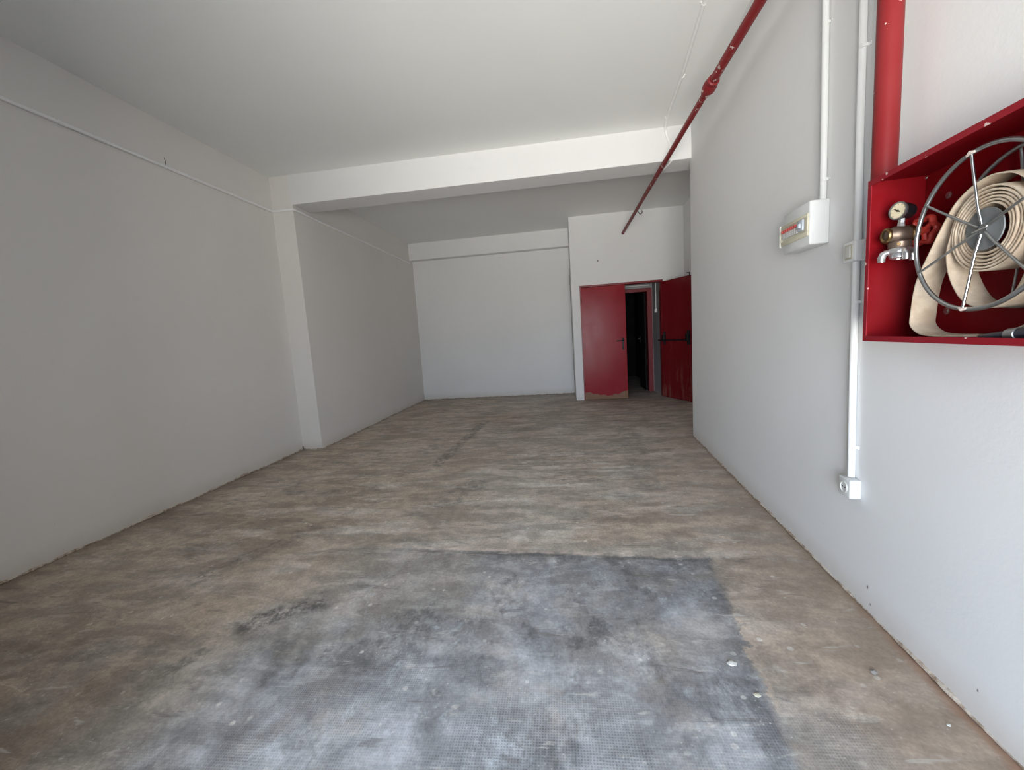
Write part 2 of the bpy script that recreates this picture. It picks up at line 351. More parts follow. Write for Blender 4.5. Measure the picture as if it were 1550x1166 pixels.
# door paint: red with brown scuffed metal at the foot
def door_mat(name, base, foot, scuff):
    m = NT(name, .30, spec=.11); P = m.obj(); X, Y, Z = m.xyz(P)
    n = m.noise(P, 9, 6, .65); n1 = m.noise(P, 2.5, 4)
    c = m.mix(m.math('MULTIPLY', m.ramp(n1, .35, .7), .25), base, tuple(v*1.3+.01 for v in base))
    arch = m.math('MULTIPLY', m.math('ABSOLUTE', m.math('SUBTRACT', X, .42)), .22)
    h = m.math('SUBTRACT', m.math('SUBTRACT', Z, arch), m.math('MULTIPLY', m.math('SUBTRACT', n, .5), .16))
    c = m.mix(m.ramp(h, foot+.012, foot), c, (.235, .135, .085))
    if scuff:
        s = m.noise(m.mp(P, (7, 7, 1.1)), 2.2, 7, .7)
        c = m.mix(m.math('MULTIPLY', m.math('MULTIPLY', m.ramp(s, .48, .62), m.ramp(Z, .85, .1)), .45), c, (.27, .13, .10))
    m.col(c); m.rough(m.math('ADD', m.math('MULTIPLY', m.ramp(n1, .3, .7), .08), .20)); m.bump(n1, .12, .01); return m.m
M['door_l'] = door_mat('red_door_paint_scraped_foot', (.26, .012, .02), .06, False)
M['door_r'] = door_mat('red_door_paint_scuffed', (.17, .010, .014), -.2, True)
M['door_frame'] = paint('red_frame_paint', (.20, .008, .014), rough=.4)

# ------------------------------------------------------------------ room shell
S = 'structure'
def struct(name, bm, mat, parent=None, smooth=False): return obj(name, bm, mat, parent, smooth, kind=S)
# floor: gently uneven slab
bm = bmesh.new()
nx, ny = 96, 150; x0, x1, y0, y1 = -4.0, 3.0, -2.46, 11.8
vs = [[bm.verts.new((x0+(x1-x0)*i/nx, y0+(y1-y0)*j/ny, .0035*(noise.noise(Vector((i*.31, j*.31, 2)))-.6))) for i in range(nx+1)] for j in range(ny+1)]
for j in range(ny):
    for i in range(nx): bm.faces.new((vs[j][i], vs[j][i+1], vs[j+1][i+1], vs[j+1][i]))
box(bm, x0, x1, y0, y1, -.2, -.02)
struct('floor', bm, M['floor'], smooth=True)
struct('ceiling', B(-4.0, 3.0, -2.46, 11.8, CEIL, CEIL+.2), M['ceil'])
bm = B(-3.9, LX, -1.0, PY, -.02, CEIL+.02); box(bm, -3.9, LX2, PY, BY+.3, -.02, CEIL+.02); struct('wall_left', bm, M['wall_l'])
struct('wall_back', B(LX2-.02, BOXX+.05, BY, BY+.25, -.02, CEIL+.02), M['wall'])
# right wall: skewed block, its end face, and the far right wall behind the recess
bm = bmesh.new()
def prism(bm, poly, z0, z1):
    a = [bm.verts.new((x, y, z0)) for x, y in poly]; b = [bm.verts.new((x, y, z1)) for x, y in poly]
    bm.faces.new(a[::-1]); bm.faces.new(b)
    for i in range(len(poly)):
        j = (i+1) % len(poly); bm.faces.new((a[i], a[j], b[j], b[i]))
prism(bm, [(RW0+RWA*-1., -1.), (RW0+RWA*REND, REND), (2.7, REND), (2.7, -1.)], -.02, CEIL+.02)
struct('wall_right', bm, M['wall_r'])
struct('wall_right_recess', B(XS, 2.7, REND, BOXY+.3, -.02, CEIL+.02), M['wall'])
# front wall with the open shopfront behind the camera
YM1, YM2, YO = FRONT_Y-.75, FRONT_Y-.95, FRONT_Y-REVEAL  # unseen stepped reveal, shaped to keep daylight off the near left wall
bm = B(-3.9, OPEN_X0, YM1, FRONT_Y, -.02, CEIL+.02); box(bm, -3.9, OUT_X0, YO, YM1, -.02, CEIL+.02)
box(bm, OUT_X0, OPEN_X1, YO, FRONT_Y, OPEN_Z, CEIL+.02)
box(bm, OPEN_X1, 2.7, YM2, FRONT_Y, -.02, CEIL+.02); box(bm, OUT_X1, 2.7, YO, YM2, -.02, CEIL+.02)
struct('wall_front', bm, M['grey'])  # grey chosen to cut bounced light near the camera
# beams (one across the room, one along the back wall)
struct('trim_1', B(LX2-.03, 2.3, PY, BEAMB, BEAMZ, CEIL+.02, bev=.006), M['wall'])
struct('trim_2', B(LX2-.03, BOXX+.05, BY-.179, BY+.02, 3.0276, CEIL+.02, bev=.006), M['wall'])
# partition with the double door opening
DX0, DX1, DZ = 0.350, 1.829, 2.133
bm = B(BOXX, DX0, BOXY, BOXY+.15, -.02, CEIL+.02); box(bm, DX0, DX1, BOXY, BOXY+.15, DZ, CEIL+.02); box(bm, DX1, XS+.1, BOXY, BOXY+.15, -.02, CEIL+.02)
box(bm, BOXX, BOXX+.12, BOXY+.15, BY+.2, -.02, CEIL+.02)
struct('wall_partition', bm, M['box'])
# vestibule behind it and the dark room further on
VY = 8.462
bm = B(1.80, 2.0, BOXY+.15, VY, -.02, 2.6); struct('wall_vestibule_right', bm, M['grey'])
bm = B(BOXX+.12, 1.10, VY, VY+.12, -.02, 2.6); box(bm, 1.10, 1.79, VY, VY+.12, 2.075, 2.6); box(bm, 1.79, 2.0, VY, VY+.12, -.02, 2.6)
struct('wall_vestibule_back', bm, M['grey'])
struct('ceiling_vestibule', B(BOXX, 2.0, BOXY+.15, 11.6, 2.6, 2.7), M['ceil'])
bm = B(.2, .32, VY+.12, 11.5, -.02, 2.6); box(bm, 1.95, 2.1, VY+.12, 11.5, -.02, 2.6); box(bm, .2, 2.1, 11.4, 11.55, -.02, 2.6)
struct('wall_back_room', bm, M['darkhole'])  # near-black walls carry the unlit room's darkness in their colour

# ragged plaster feet: pieces of the setting
def ragged(name, p0, p1, nrm, mat, seed, hmax=.030):
    bm = bmesh.new(); p0 = Vector(p0); p1 = Vector(p1); nrm = Vector(nrm); L = (p1-p0).length; n = int(L/.03)
    prev = None
    for i in range(n+1):
        t = i/n; p = p0.lerp(p1, t); q = noise.noise(Vector((seed, t*L*3.1, 0))); q2 = noise.noise(Vector((seed+9, t*L*11, 0)))
        h = max(.006, hmax*(.45+.6*q+.45*q2)); d = max(.002, .007+.008*q2+.006*q)
        row = [bm.verts.new(p+Vector((0, 0, h))), bm.verts.new(p+nrm*d*.8+Vector((0, 0, h*.75))), bm.verts.new(p+nrm*d+Vector((0, 0, max(.002, .004+.006*q)))), bm.verts.new(p+Vector((0, 0, -.004)))]
        if prev:
            for k in range(3): bm.faces.new((prev[k], prev[k+1], row[k+1], row[k]))
        prev = row
    return struct(name, bm, mat)
m = NT('crumbling_plaster', .9, spec=.15); n1 = m.noise(m.pos(), 24, 6, .7)
m.col(m.mix(m.ramp(n1, .38, .62), (.30, .21, .145), (.66, .58, .49))).bump(n1, .8, .006); M['plaster'] = m.m
e = 1e-3
ragged('trim_3', (LX-e, -.94, 0), (LX-e, PY, 0), (1, 0, 0), M['plaster'], 3)
ragged('trim_4', (LX-.02, PY+e, 0), (LX2, PY+e, 0), (0, -1, 0), M['plaster'], 5, .02)
ragged('trim_5', (LX2-e, PY, 0), (LX2-e, BY, 0), (1, 0, 0), M['plaster'], 7, .02)
ragged('trim_6', (LX2, BY+e, 0), (BOXX+.03, BY+e, 0), (0, -1, 0), M['plaster'], 9, .02)
ragged('trim_7', rwp(-.94, -e, 0), rwp(REND/math.cos(ANG), -e, 0), rwp(0, 1, 0)-rwp(0, 0, 0), M['plaster'], 12, .022)

# ------------------------------------------------------------------ double door
def dempty(name, loc=(0, 0, 0), rz=0, parent=None):
    o = bpy.data.objects.new(name, None); COL.objects.link(o); o.location = loc; o.rotation_euler[2] = rz; o['kind'] = S; o.empty_display_size = .1
    if parent: o.parent = parent
    return o
d1 = dempty('door_1', (DX0, BOXY, 0))
Wd = DX1-DX0
bm = B(0, .035, -.006, .156, 0, DZ, bev=.003); box(bm, Wd-.035, Wd, -.006, .156, 0, DZ, bev=.003); box(bm, .0355, Wd-.0355, -.006, .156, DZ-.035, DZ, bev=.003)
obj('door_frame', bm, M['door_frame'], d1)
def leaf(mat, hx, width, ang, flip):
    """leaf hinged at hx in door space; local X runs from the hinge along the leaf, room face at local -Y (or +Y if flipped)"""
    bm = B(0, width, -.022, .022, .008, DZ-.045, bev=.002)
    # folded edge strip around the visible skin
    o = obj('door_leaf', bm, mat, d1); o.location = (hx, -.012, 0); o.rotation_euler[2] = ang
    return o
l1 = leaf(M['door_l'], .022, .785, math.radians(-2.5), False); l1['label'] = 'closed left leaf, glossy red with paint scraped off its foot'
# folded rim strips of the left leaf
obj('edge_strip', B(.757, .783, -.028, -.0215, .012, DZ-.05, bev=.002), M['door_l'], l1)
# lever handle on a long backplate
bm = B(.705, .742, -.034, -.022, .92, 1.13, bev=.008, seg=3); obj('handle_plate', bm, M['black'], l1, True)
bm = T([(.723, -.03, 1.085), (.723, -.075, 1.085), (.716, -.083, 1.085), (.60, -.083, 1.078)], [.010, .010, .010, .008], 12)
obj('lever_handle', bm, M['black'], l1, True)
bm = LA([(0, 0), (0, .010), (.006, .010), (.006, 0)], (.723, -.028, .985), (0, -1, 0)); obj('keyhole_cylinder', bm, M['steel_dark'], l1, True)
# strike box at the left rim
obj('hinge', B(.004, .028, -.030, -.0215, .96, 1.07, bev=.003), M['door_frame'], l1)
for hz in (.28, 1.85):
    obj('hinge', T([(.003, -.030, hz-.05), (.003, -.030, hz+.05)], .008, 10), M['door_frame'], l1, True)
# right leaf stands wide open towards the camera; panic bar on its visible side
A2 = math.atan2(6.955-7.69, 2.12-1.81)
l2 = leaf(M['door_r'], Wd-.022, .80, A2, True); l2['label'] = 'right leaf standing open with a black push bar, scuffed dull red'
# with X along the leaf towards the camera, the face seen from the room is local -Y
def panic(parent):
    f = -.022
    for x, w in ((.075, .05), (.69, .07)):
        bm = B(x, x+w, f-.055, f, 1.02, 1.145, bev=.010, seg=3); box(bm, x+.008, x+w-.008, f-.03, f, .965, 1.20, bev=.008, seg=3)
        obj('push_bar_housing', bm, M['black'], parent, True)
    obj('push_bar', T([(.0, f-.066, 1.045), (.72, f-.066, 1.045)], .013, 14), M['black'], parent, True)
    bm = B(.735, .76, f-.02, f, 1.2, DZ-.06, bev=.003); 
    bm.free()
panic(l2)
obj('top_bolt', T([(.76, -.03, DZ-.06), (.76, -.03, DZ-.005), (.70, -.03, DZ-.002)], .007, 10), M['steel_dark'], l2, True)
obj('edge_strip', B(.0, .018, -.028, -.0215, .012, DZ-.05, bev=.002), M['door_r'], l2)

# inner doorway seen through the gap
d2 = dempty('door_2', (1.10, VY, 0))
bm = B(0, .06, -.015, .13, 0, 2.07, bev=.003); box(bm, .60, .69, -.015, .13, 0, 2.07, bev=.003); box(bm, .0605, .5995, -.015, .13, 2.005, 2.07, bev=.003)
obj('door_frame', bm, M['door_frame'], d2)
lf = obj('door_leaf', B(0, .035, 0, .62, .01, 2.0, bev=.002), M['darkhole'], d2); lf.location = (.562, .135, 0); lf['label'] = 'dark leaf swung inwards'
bm = T([(0, .50, 1.07), (-.045, .50, 1.07), (-.05, .40, 1.06)], .011, 10); box(bm, -.008, 0, .48, .52, .98, 1.12, bev=.003)
obj('lever_handle', bm, M['steel_dark'], lf, True)
# beading strip on the wall over the inner doorway
struct('trim_8', B(1.02, 1.745, VY-.02, VY, 2.115, 2.135, bev=.003), M['white_painted'])

# ------------------------------------------------------------------ conduit builders
def clip_bm(bm, c, axis, nrm, r):
    """saddle clip: band over the tube + two ears; c on the wall surface"""
    c = Vector(c); a = Vector(axis).normalized(); n = Vector(nrm).normalized(); s = a.cross(n)
    w = .006; R = r+.0022; pts = []
    prof = [(-R-.008, .0), (-R-.008, .003), (-R, .003)] + [(-R*math.cos(t), r+R*math.sin(t)) for t in [PI*i/8 for i in range(9)]] + [(R, .003), (R+.008, .003), (R+.008, 0)]
    rows = [[bm.verts.new(c+s*p+n*q+a*d) for p, q in prof] for d in (-w, w)]
    for i in range(len(prof)-1): bm.faces.new((rows[0][i], rows[0][i+1], rows[1][i+1], rows[1][i]))
    for r_ in rows: bm.faces.new(r_)
def conduit(name, label, pts, r, mat, clips=(), cat='conduit', group=None, nrm=None):
    base = Vector(pts[0]); t = thing(name, label, cat, base, 0, group)
    obj('tube', T([Vector(p)-base for p in pts], r, 14), mat, t, True)
    for (c, ax, n) in clips:
        bm = bmesh.new(); clip_bm(bm, Vector(c)-base, ax, n, r); obj('clip', bm, mat, t, True)
    return t
nR = rwp(0, 1, 0)-rwp(0, 0, 0)
ZU = Vector((0, 0, 1))
# left wall conduit, wrapping round the step
r = .014; zc = 2.971
pts = [(LX+r, -.94, zc), (LX+r, 3, zc-.004), (LX+r, PY-r-.02, zc), (LX+r+.004, PY-r-.006, zc), (LX+r+.02, PY-r, zc), (LX2-.02, PY-r, zc), (LX2+r-.01, PY-r+.002, zc), (LX2+r, PY+.01, zc), (LX2+r, PY+.05, zc), (LX2+r, 6.5, zc-.003), (LX2+r, 8.50, zc)]
t = conduit('wall_conduit', 'long painted conduit running along the left wall below the ceiling', pts, r, M['white_painted'],
        [((LX, y, zc), (0, 1, 0), (1, 0, 0)) for y in (1.6, 2.6, 3.6)] + [((LX2, y, zc), (0, 1, 0), (1, 0, 0)) for y in (5.6, 6.6, 7.6)])
obj('open_end', T([(LX2+r-pts[0][0], 8.50+.94, 0), (LX2+r-pts[0][0], 8.505+.94, 0)], .0142, 14), M['black'], t, True, label='dark open end')
tag(obj('wire_stub', T([(0, 0, .0), (.01, -.004, .025), (.006, -.01, .055)], .0022, 6), M['steel_dark'], loc=(LX+.012, 3.379, zc+.015)), 'thin wire stub sticking up above the left wall conduit', 'wire')
# ceiling conduit and its drop down the beam
pts = [(.86, .9, CEIL-.012), (1.022, 3.07, CEIL-.012), (1.10, 3.83, CEIL-.012), (1.143, 4.52, CEIL-.012), (1.168, 4.68, CEIL-.018), (1.180, PY-.018, CEIL-.04), (1.19, PY-.012, CEIL-.09), (1.225, PY-.012, 3.18), (1.236, PY-.012, 3.06), (1.236, PY-.008, BEAMZ-.002), (1.228, PY+.02, BEAMZ-.012), (1.205, PY+.20, BEAMZ-.012)]
dirc = Vector((.07, .76, 0))
conduit('ceiling_conduit', 'thin white conduit clipped to the ceiling, bending down the cross beam', pts, .0125, M['white_painted'],
        [((1.022, 3.07, CEIL), dirc, (0, 0, -1)), ((1.108, 3.846, CEIL), dirc, (0, 0, -1)), ((1.143, 4.52, CEIL), dirc, (0, 0, -1)), ((.99, 2.2, CEIL), dirc, (0, 0, -1))])
# right wall conduits
def rcond(name, label, prof, r, clips, mat=M['white_pvc']):
    return conduit(name, label, [rwp(s, r+.002, z) for s, z in prof], r, mat, [(rwp(s, 0.0, z), (0, 0, 1), nR) for s, z in clips])
rcond('panel_conduit', 'white vertical conduit dropping from the ceiling into the fuse box', [(2.196, CEIL), (2.194, 2.68), (2.185, 2.27), (2.180, 1.815)], .0145, [(2.195, 2.596), (2.18, 1.915), (2.197, 3.1)])
rcond('switch_conduit', 'white vertical conduit from the ceiling down to the small switch box', [(1.930, CEIL), (1.925, 2.49), (1.922, 2.06), (1.912, 1.572)], .0135, [(1.920, 2.328), (1.926, 2.95)], M['pvc_brightened'])
rcond('socket_conduit', 'lower white vertical conduit between the switch box and the wall socket', [(1.918, 1.500), (1.914, 1.04), (1.902, .564)], .0135, [(1.912, 1.327), (1.904, .70)], M['pvc_brightened'])

# ------------------------------------------------------------------ things on the right wall, in wall space (X = into the wall, Y = along it, Z up)
def wthing(name, label, cat, s, z, group=None): return thing(name, label, cat, rwp(s, 0, z), -ANG, group)
# --- fuse box: centre s 2.29
t = wthing('fuse_box', 'white surface mounted fuse box with cream breaker window on the right wall', 'fuse box', 2.283, 1.722)
D = .085; hw, hh = .133, .101
bm = B(-D, 0, -hw, hw, -hh, hh, bev=.006, seg=3); obj('housing', bm, M['white_pvc'], t, True)
# window frame standing proud, cream
wy0, wy1, wz0, wz1 = -.127, .150, -.058, .046
bm = bmesh.new(); pr = .007
for a in ((wy0, wy1, wz1-.016, wz1), (wy0, wy1, wz0, wz0+.022), (wy0, wy0+.030, wz0+.022, wz1-.016), (wy1-.012, wy1, wz0+.022, wz1-.016)):
    box(bm, -D-pr, -D+.001, a[0], a[1], a[2], a[3], bev=.002)
obj('window_frame', bm, M['cream'], t, True)
obj('breaker_tray', B(-D-.004, -D, wy0+.02, wy1-.012, wz0+.012, wz1-.012), M['cream'], t)
obj('window_lip', B(-D-pr-.004, -D, wy1, wy1+.006, wz0-.004, wz1+.004, bev=.001), M['offwhite'], t)
for i in range(7):
    y = .118-.0225*i
    b_ = obj('breaker', B(-D-.012, -D-.003, y-.0205, y, -.026, .022, bev=.0015), M['breaker'], t)
    obj('breaker_lever', B(-D-.019, -D-.011, y-.0185, y-.002, .003, .018, bev=.001), M['lever'], b_)
b_ = obj('main_breaker', B(-D-.014, -D-.003, -.095, -.046, -.026, .028, bev=.003), M['bluegrey'], t, True, label='wider blue grey main breaker')
obj('main_lever', B(-D-.024, -D-.013, -.082, -.060, -.012, .010, bev=.003), M['bluegrey'], b_, True)
# --- switch box and socket
def small_box(name, label, cat, s, z, d=.046, h=.041, w=.041):
    t = wthing(name, label, cat, s, z)
    obj('housing', B(-d, 0, -w, w, -h, h, bev=.004, seg=3), M['pvc_brightened' if z > 1 else 'white_pvc'], t, True)
    return t
t = small_box('wall_switch', 'white surface wall switch between the two conduits beside the red hose cabinet', 'switch', 1.914, 1.537)
obj('rocker_surround', B(-.0475, -.0455, -.024, .026, -.030, .030, bev=.001), M['cream'], t)
obj('rocker', B(-.053, -.047, -.017, .019, -.024, .024, bev=.002), M['offwhite'], t, True)
t = small_box('wall_socket', 'white surface wall socket with brown insert near the floor', 'socket', 1.896, .520)
bm = LA([(0, .026), (.004, .026), (.004, .021), (-.002, .019), (-.002, 0)], (-.0455, 0, 0), (-1, 0, 0)); obj('socket_rim', bm, M['offwhite'], t, True)
bm = LA([(0, .0), (0, .0185), (.0015, .0185), (.0015, 0)], (-.0442, 0, 0), (-1, 0, 0)); obj('socket_insert', bm, M['brown'], t, True)
for y in (-.009, .009): obj('socket_hole', LA([(0, 0), (0, .0032), (.002, .0032), (.002, 0)], (-.0458, y, 0), (-1, 0, 0), 12), M['black'], t)

# ------------------------------------------------------------------ fire pipe
PX = 1.1574
t = thing('fire_main_pipe', 'red steel fire pipe hanging under the ceiling and dropping to the hose cabinet', 'pipe', (PX, 0, 0))
rb, rs, zp = .030, .0245, 3.003
py_ = 1.655; yv = rwp(1.655, .085).y; xv = rwp(1.655, .085).x-PX
el = .07
pts = [(0, 3.34, zp+.002), (0, 2.6, zp+.002), (0, yv+el, zp+.002)] + [(xv*.5, yv+el*(1-math.sin(a)), zp-el*(1-math.cos(a))) for a in (PI/8, PI/4, 3*PI/8)] + [(xv, yv, zp-el)]
obj('horizontal_pipe', T(pts, rb, 20), M['red_pipe'], t, True)
obj('branch_pipe', T([(0, 3.30, zp), (0, 5.2, zp), (0, 7.2, zp-.004), (0, BOXY-.003, zp-.006)], rs, 18), M['red_pipe'], t, True, label='thinner far run under the beam')
bm = LA([(-.085, .030), (-.08, .040), (-.055, .041), (-.05, .036), (-.02, .048), (.03, .048), (.035, .036), (.07, .038), (.085, .036), (.088, .025)], (0, 3.36, zp), (0, 1, 0), 18)
bmesh.ops.recalc_face_normals(bm, faces=bm.faces)
obj('coupling', bm, M['red_pipe'], t, True)
zin = 1.53
rv = .036
pts = [(xv, yv, zp-el+.01), (xv, yv, 2.2), (xv, yv, 1.60), (xv, yv-.008, 1.555), (xv, yv-.03, 1.535), (xv, yv-.052, 1.53)]
obj('vertical_pipe', T(pts, [rv, rv, rv, rv, .03, .024], 22), M['red_pipe'], t, True)
hk = [(.02, 6.37, zp-.02), (.035, 6.37, zp-.035)] + [(.06+.025*math.cos(a), 6.37, zp-.030+.03*math.sin(a)) for a in [PI+PI*1.25*i/8 for i in range(9)]]
obj('pipe_hook', T(hk, .006, 8), M['steel_dark'], t, True, label='open dark steel hook')
obj('pipe_hanger', T([(0, 2.3, zp+.02), (0, 2.3, CEIL)], .005, 8), M['white_painted'], t)

# ------------------------------------------------------------------ hose cabinet (origin on wall, s = 1.585 far end)
SF, SN, ZT, ZB, DP = 1.585, .90, 1.722, 1.180, .17
Lc = SF-SN
t = wthing('hose_cabinet', 'open red steel fire hose cabinet on the right wall', 'cabinet', (SF+SN)/2, ZB)
a, b = -Lc/2, Lc/2; H = ZT-ZB; th = .004
obj('back_panel', B(-.008, 0, a, b, 0, H), M['red_cab'], t)
obj('side_panel', B(-DP, -.008, b-th, b, 0, H), M['red_cab'], t)
obj('side_panel', B(-DP, -.008, a, a+th, 0, H), M['red_cab'], t)
obj('top_panel', B(-DP, -.008, a+th, b-th, H-th, H), M['red_cab'], t)
obj('bottom_panel', B(-DP, -.008, a+th, b-th, 0, th), M['red_cab'], t)
fl = .018
bm = B(-DP-.003, -DP, a, b, H-fl, H, bev=.001); box(bm, -DP-.003, -DP, a, b, 0, fl, bev=.001); box(bm, -DP-.003, -DP, a, a+fl, fl, H-fl, bev=.001); box(bm, -DP-.003, -DP, b-fl, b, fl, H-fl, bev=.001)
obj('front_rim', bm, M['red_edge'], t, label='worn front rim with chipped paint')
s0 = (SF+SN)/2
for s, z in ((1.487, 1.626), (1.469, 1.268), (1.03, 1.626), (1.03, 1.268)):
    w = obj('screw', LA([(0, .0), (0, .011), (.0015, .011), (.0025, .006), (.004, .006), (.004, 0)], (-.008, s-s0, z-ZB), (-1, 0, 0), 16), M['zinc'], t, True)
obj('screw', LA([(0, .0), (0, .004), (.003, .003), (.003, 0)], (-.009, 1.578-s0, H-.012), (-1, 0, 0), 12), M['alu'], t, True)

# ------------------------------------------------------------------ hose reel (wheel + axle), its own thing
CS, CZ = 1.212, 1.471
t = wthing('hose_reel', 'steel wire hose reel with six spokes standing in the red cabinet', 'hose reel', CS, CZ)
RR = .2015; OF, OR = .137, .040
def ring(off, R, r, n=72):
    bm = bmesh.new(); seg = 12; rows = []
    for i in range(n):
        a_ = 2*PI*i/n; c = Vector((-off, R*math.cos(a_), R*math.sin(a_))); rad = Vector((0, math.cos(a_), math.sin(a_)))
        rows.append([bm.verts.new(c+r*(math.cos(2*PI*j/seg)*rad+math.sin(2*PI*j/seg)*Vector((1, 0, 0)))) for j in range(seg)])
    for i in range(n):
        a_, b_ = rows[i], rows[(i+1) % n]
        for j in range(seg): bm.faces.new((a_[j], a_[(j+1) % seg], b_[(j+1) % seg], b_[j]))
    return bm
obj('front_ring', ring(OF, RR, .0058), M['zinc'], t, True)
obj('rear_ring', ring(OR, RR, .0055), M['zinc'], t, True)
hubo = .124
for i, ad in enumerate((98, 147, 205, 263, 318, 22)):
    # angle measured with +Y (far, left in view) negative cos: view-left is +Y
    a_ = math.radians(ad); cy, cz_ = -math.cos(a_), math.sin(a_)
    sp = T([(-hubo-.004, cy*.013, cz_*.013), (-hubo-.010, cy*.06, cz_*.06), (-OF-.004, cy*(RR-.004), cz_*(RR-.004))], .0034, 10)
    s_ = obj('spoke', sp, M['chrome'] if i in (0, 3) else M['zinc'], t, True)
    if i in (0, 3): obj('weld', T([(-OF-.005, cy*(RR-.003)-cz_*.012, cz_*(RR-.003)+cy*.012), (-OF-.006, cy*RR, cz_*RR), (-OF-.005, cy*(RR-.003)+cz_*.012, cz_*(RR-.003)-cy*.012)], [.003, .0055, .003], 8), M['weld'], s_, True)
for ad in (98, 147, 205, 263, 318, 22):
    a_ = math.radians(ad); cy, cz_ = -math.cos(a_), math.sin(a_)
    obj('rear_spoke', T([(-OR+.004, cy*.013, cz_*.013), (-OR+.004, cy*(RR-.004), cz_*(RR-.004))], .0032, 8), M['zinc'], t, True)
bm = LA([(0, 0), (0, .0515), (.002, .053), (.004, .0515), (.0045, .02), (.007, .015), (.007, 0)], (-hubo+.004, 0, 0), (-1, 0, 0), 40)
obj('hub_disc', bm, M['hub'], t, True)
obj('axle', T([(-.008, 0, 0), (-hubo-.004, 0, 0)], .012, 16), M['zinc'], t, True)
obj('cotter_pin', T([(-hubo-.008, .022, -.004), (-hubo-.009, .0, .0), (-hubo-.008, -.016, .003)], .002, 8), M['alu'], t, True)

# ------------------------------------------------------------------ the flat canvas hose: one ribbon swept along its path in (s, z)
def catmull(P, n=8):
    out = []
    for i in range(len(P)-1):
        p0 = P[max(i-1, 0)]; p1 = P[i]; p2 = P[i+1]; p3 = P[min(i+2, len(P)-1)]
        for k in range(n):
            u = k/n
            out.append(.5*((2*p1)+(-p0+p2)*u+(2*p0-5*p1+4*p2-p3)*u*u+(-p0+3*p1-3*p2+p3)*u**3))
    out.append(P[-1]); return out
path = []
turns = 6; rin, rout = .057, .108; n = turns*48
for i in range(n+1):
    th_ = 2*PI*i/48; rad = rin+(rout-rin)*i/n + .0012*math.sin(3*th_+i*.02)
    path.append(Vector((rad*math.cos(th_), -rad*math.sin(th_)-.002)))
V2 = lambda s, z: Vector((s-CS, z-CZ))
ctl = [path[-4], path[-1], V2(1.327, 1.429), V2(1.312, 1.363), V2(1.276, 1.304), V2(1.239, 1.280), V2(1.201, 1.272), V2(1.166, 1.278), V2(1.130, 1.303), V2(1.108, 1.345), V2(1.090, 1.41), V2(1.086, 1.475), V2(1.105, 1.54), V2(1.145, 1.583), V2(1.187, 1.598), V2(1.222, 1.600), V2(1.262, 1.590), V2(1.298, 1.570), V2(1.327, 1.540),
       V2(1.380, 1.455), V2(1.434, 1.360), V2(1.450, 1.262), V2(1.447, 1.228), V2(1.412, 1.204), V2(1.36, 1.197), V2(1.294, 1.197), V2(1.20, 1.199), V2(1.13, 1.212), V2(1.06, 1.245), V2(.99, 1.262), V2(.93, 1.25)]
c2 = catmull([ctl[0]]+ctl[1:], 8)
path = path[:-4]+c2
def ribbon(path, o0, o1, th_, wob):
    bm = bmesh.new(); rows = []; n = len(path); L = 0
    for i, p in enumerate(path):
        t_ = path[min(i+1, n-1)]-path[max(i-1, 0)]
        if t_.length < 1e-9: t_ = Vector((1, 0))
        t_.normalize(); nn = Vector((-t_.y, t_.x)); L += (p-path[max(i-1, 0)]).length
        w = wob*noise.noise(Vector((L*6, .3, 0))); h = th_/2
        prof = [(o0+w, -h*.5), (o0+w, h*.5), (o0+w-.003, h), (o1+w+.003, h), (o1+w, h*.5), (o1+w, -h*.5), (o1+w+.003, -h), (o0+w-.003, -h)]
        rows.append([bm.verts.new((-o, p.x+nn.x*q, p.y+nn.y*q)) for o, q in prof])
    for a_, b_ in zip(rows, rows[1:]):
        for j in range(8): bm.faces.new((a_[j], a_[(j+1) % 8], b_[(j+1) % 8], b_[j]))
    bm.faces.new(rows[0][::-1]); bm.faces.new(rows[-1]); return bm
t = obj('fire_hose', ribbon(path, .120, .050, .0052, .003), M['hose'], None, True)
t.location = rwp(CS, 0, CZ); t.rotation_euler[2] = -ANG
tag(t, 'flat cream canvas fire hose coiled on the steel reel with a loop hanging down', 'hose')
# nozzle lying at the cabinet floor
t = wthing('hose_nozzle', 'dark hose nozzle lying on the floor of the red cabinet', 'nozzle', 1.10, ZB+.004)
d_ = Vector((0, -1, .10)).normalized()
o_ = Vector((-.146, .075, .012))
obj('barrel', LA([(0, 0), (0, .006), (.004, .009), (.06, .011), (.14, .017), (.145, .019), (.18, .019), (.185, 0)], o_, d_, 20), M['nozzle'], t, True)
obj('grip_ring', LA([(.075, .012), (.076, .0155), (.10, .0165), (.101, .0135)], o_, d_, 20), M['zinc'], t, True)

# ------------------------------------------------------------------ valve on the far side panel
VS = 1.53
t = wthing('fire_valve', 'bronze hose valve with pressure gauge and red handwheel in the cabinet', 'valve', VS, 1.525)
# local: X = towards the wall, Y = s-VS, Z up; the barrel lies along X
obj('inlet', LA([(0, .019), (.03, .019), (.03, .024), (.062, .024)], (-.110, -.012, 0), (0, 1, 0), 20), M['brass'], t, True)
ax = Vector((1, 0, 0)); bo = Vector((-.162, -.020, 0))
bm = LA([(.001, 0), (.001, .015), (.004, .0195), (.010, .0225), (.018, .023), (.024, .0265), (.060, .0265), (.066, .022), (.066, 0)], bo, ax, 32)
obj('valve_body', bm, M['bronze'], t, True)
obj('end_ring', LA([(.0, .014), (-.003, .018), (-.001, .0225), (.004, .0245), (.008, .0235)], bo, ax, 32), M['brass'], t, True)
obj('bonnet_ring', LA([(.064, .012), (.064, .0265), (.069, .028), (.074, .0265), (.074, .022), (.082, .022), (.085, .019), (.085, .008)], bo, ax, 6*5), M['brass'], t, True)
oc = Vector((-.120, -.022, -.020))
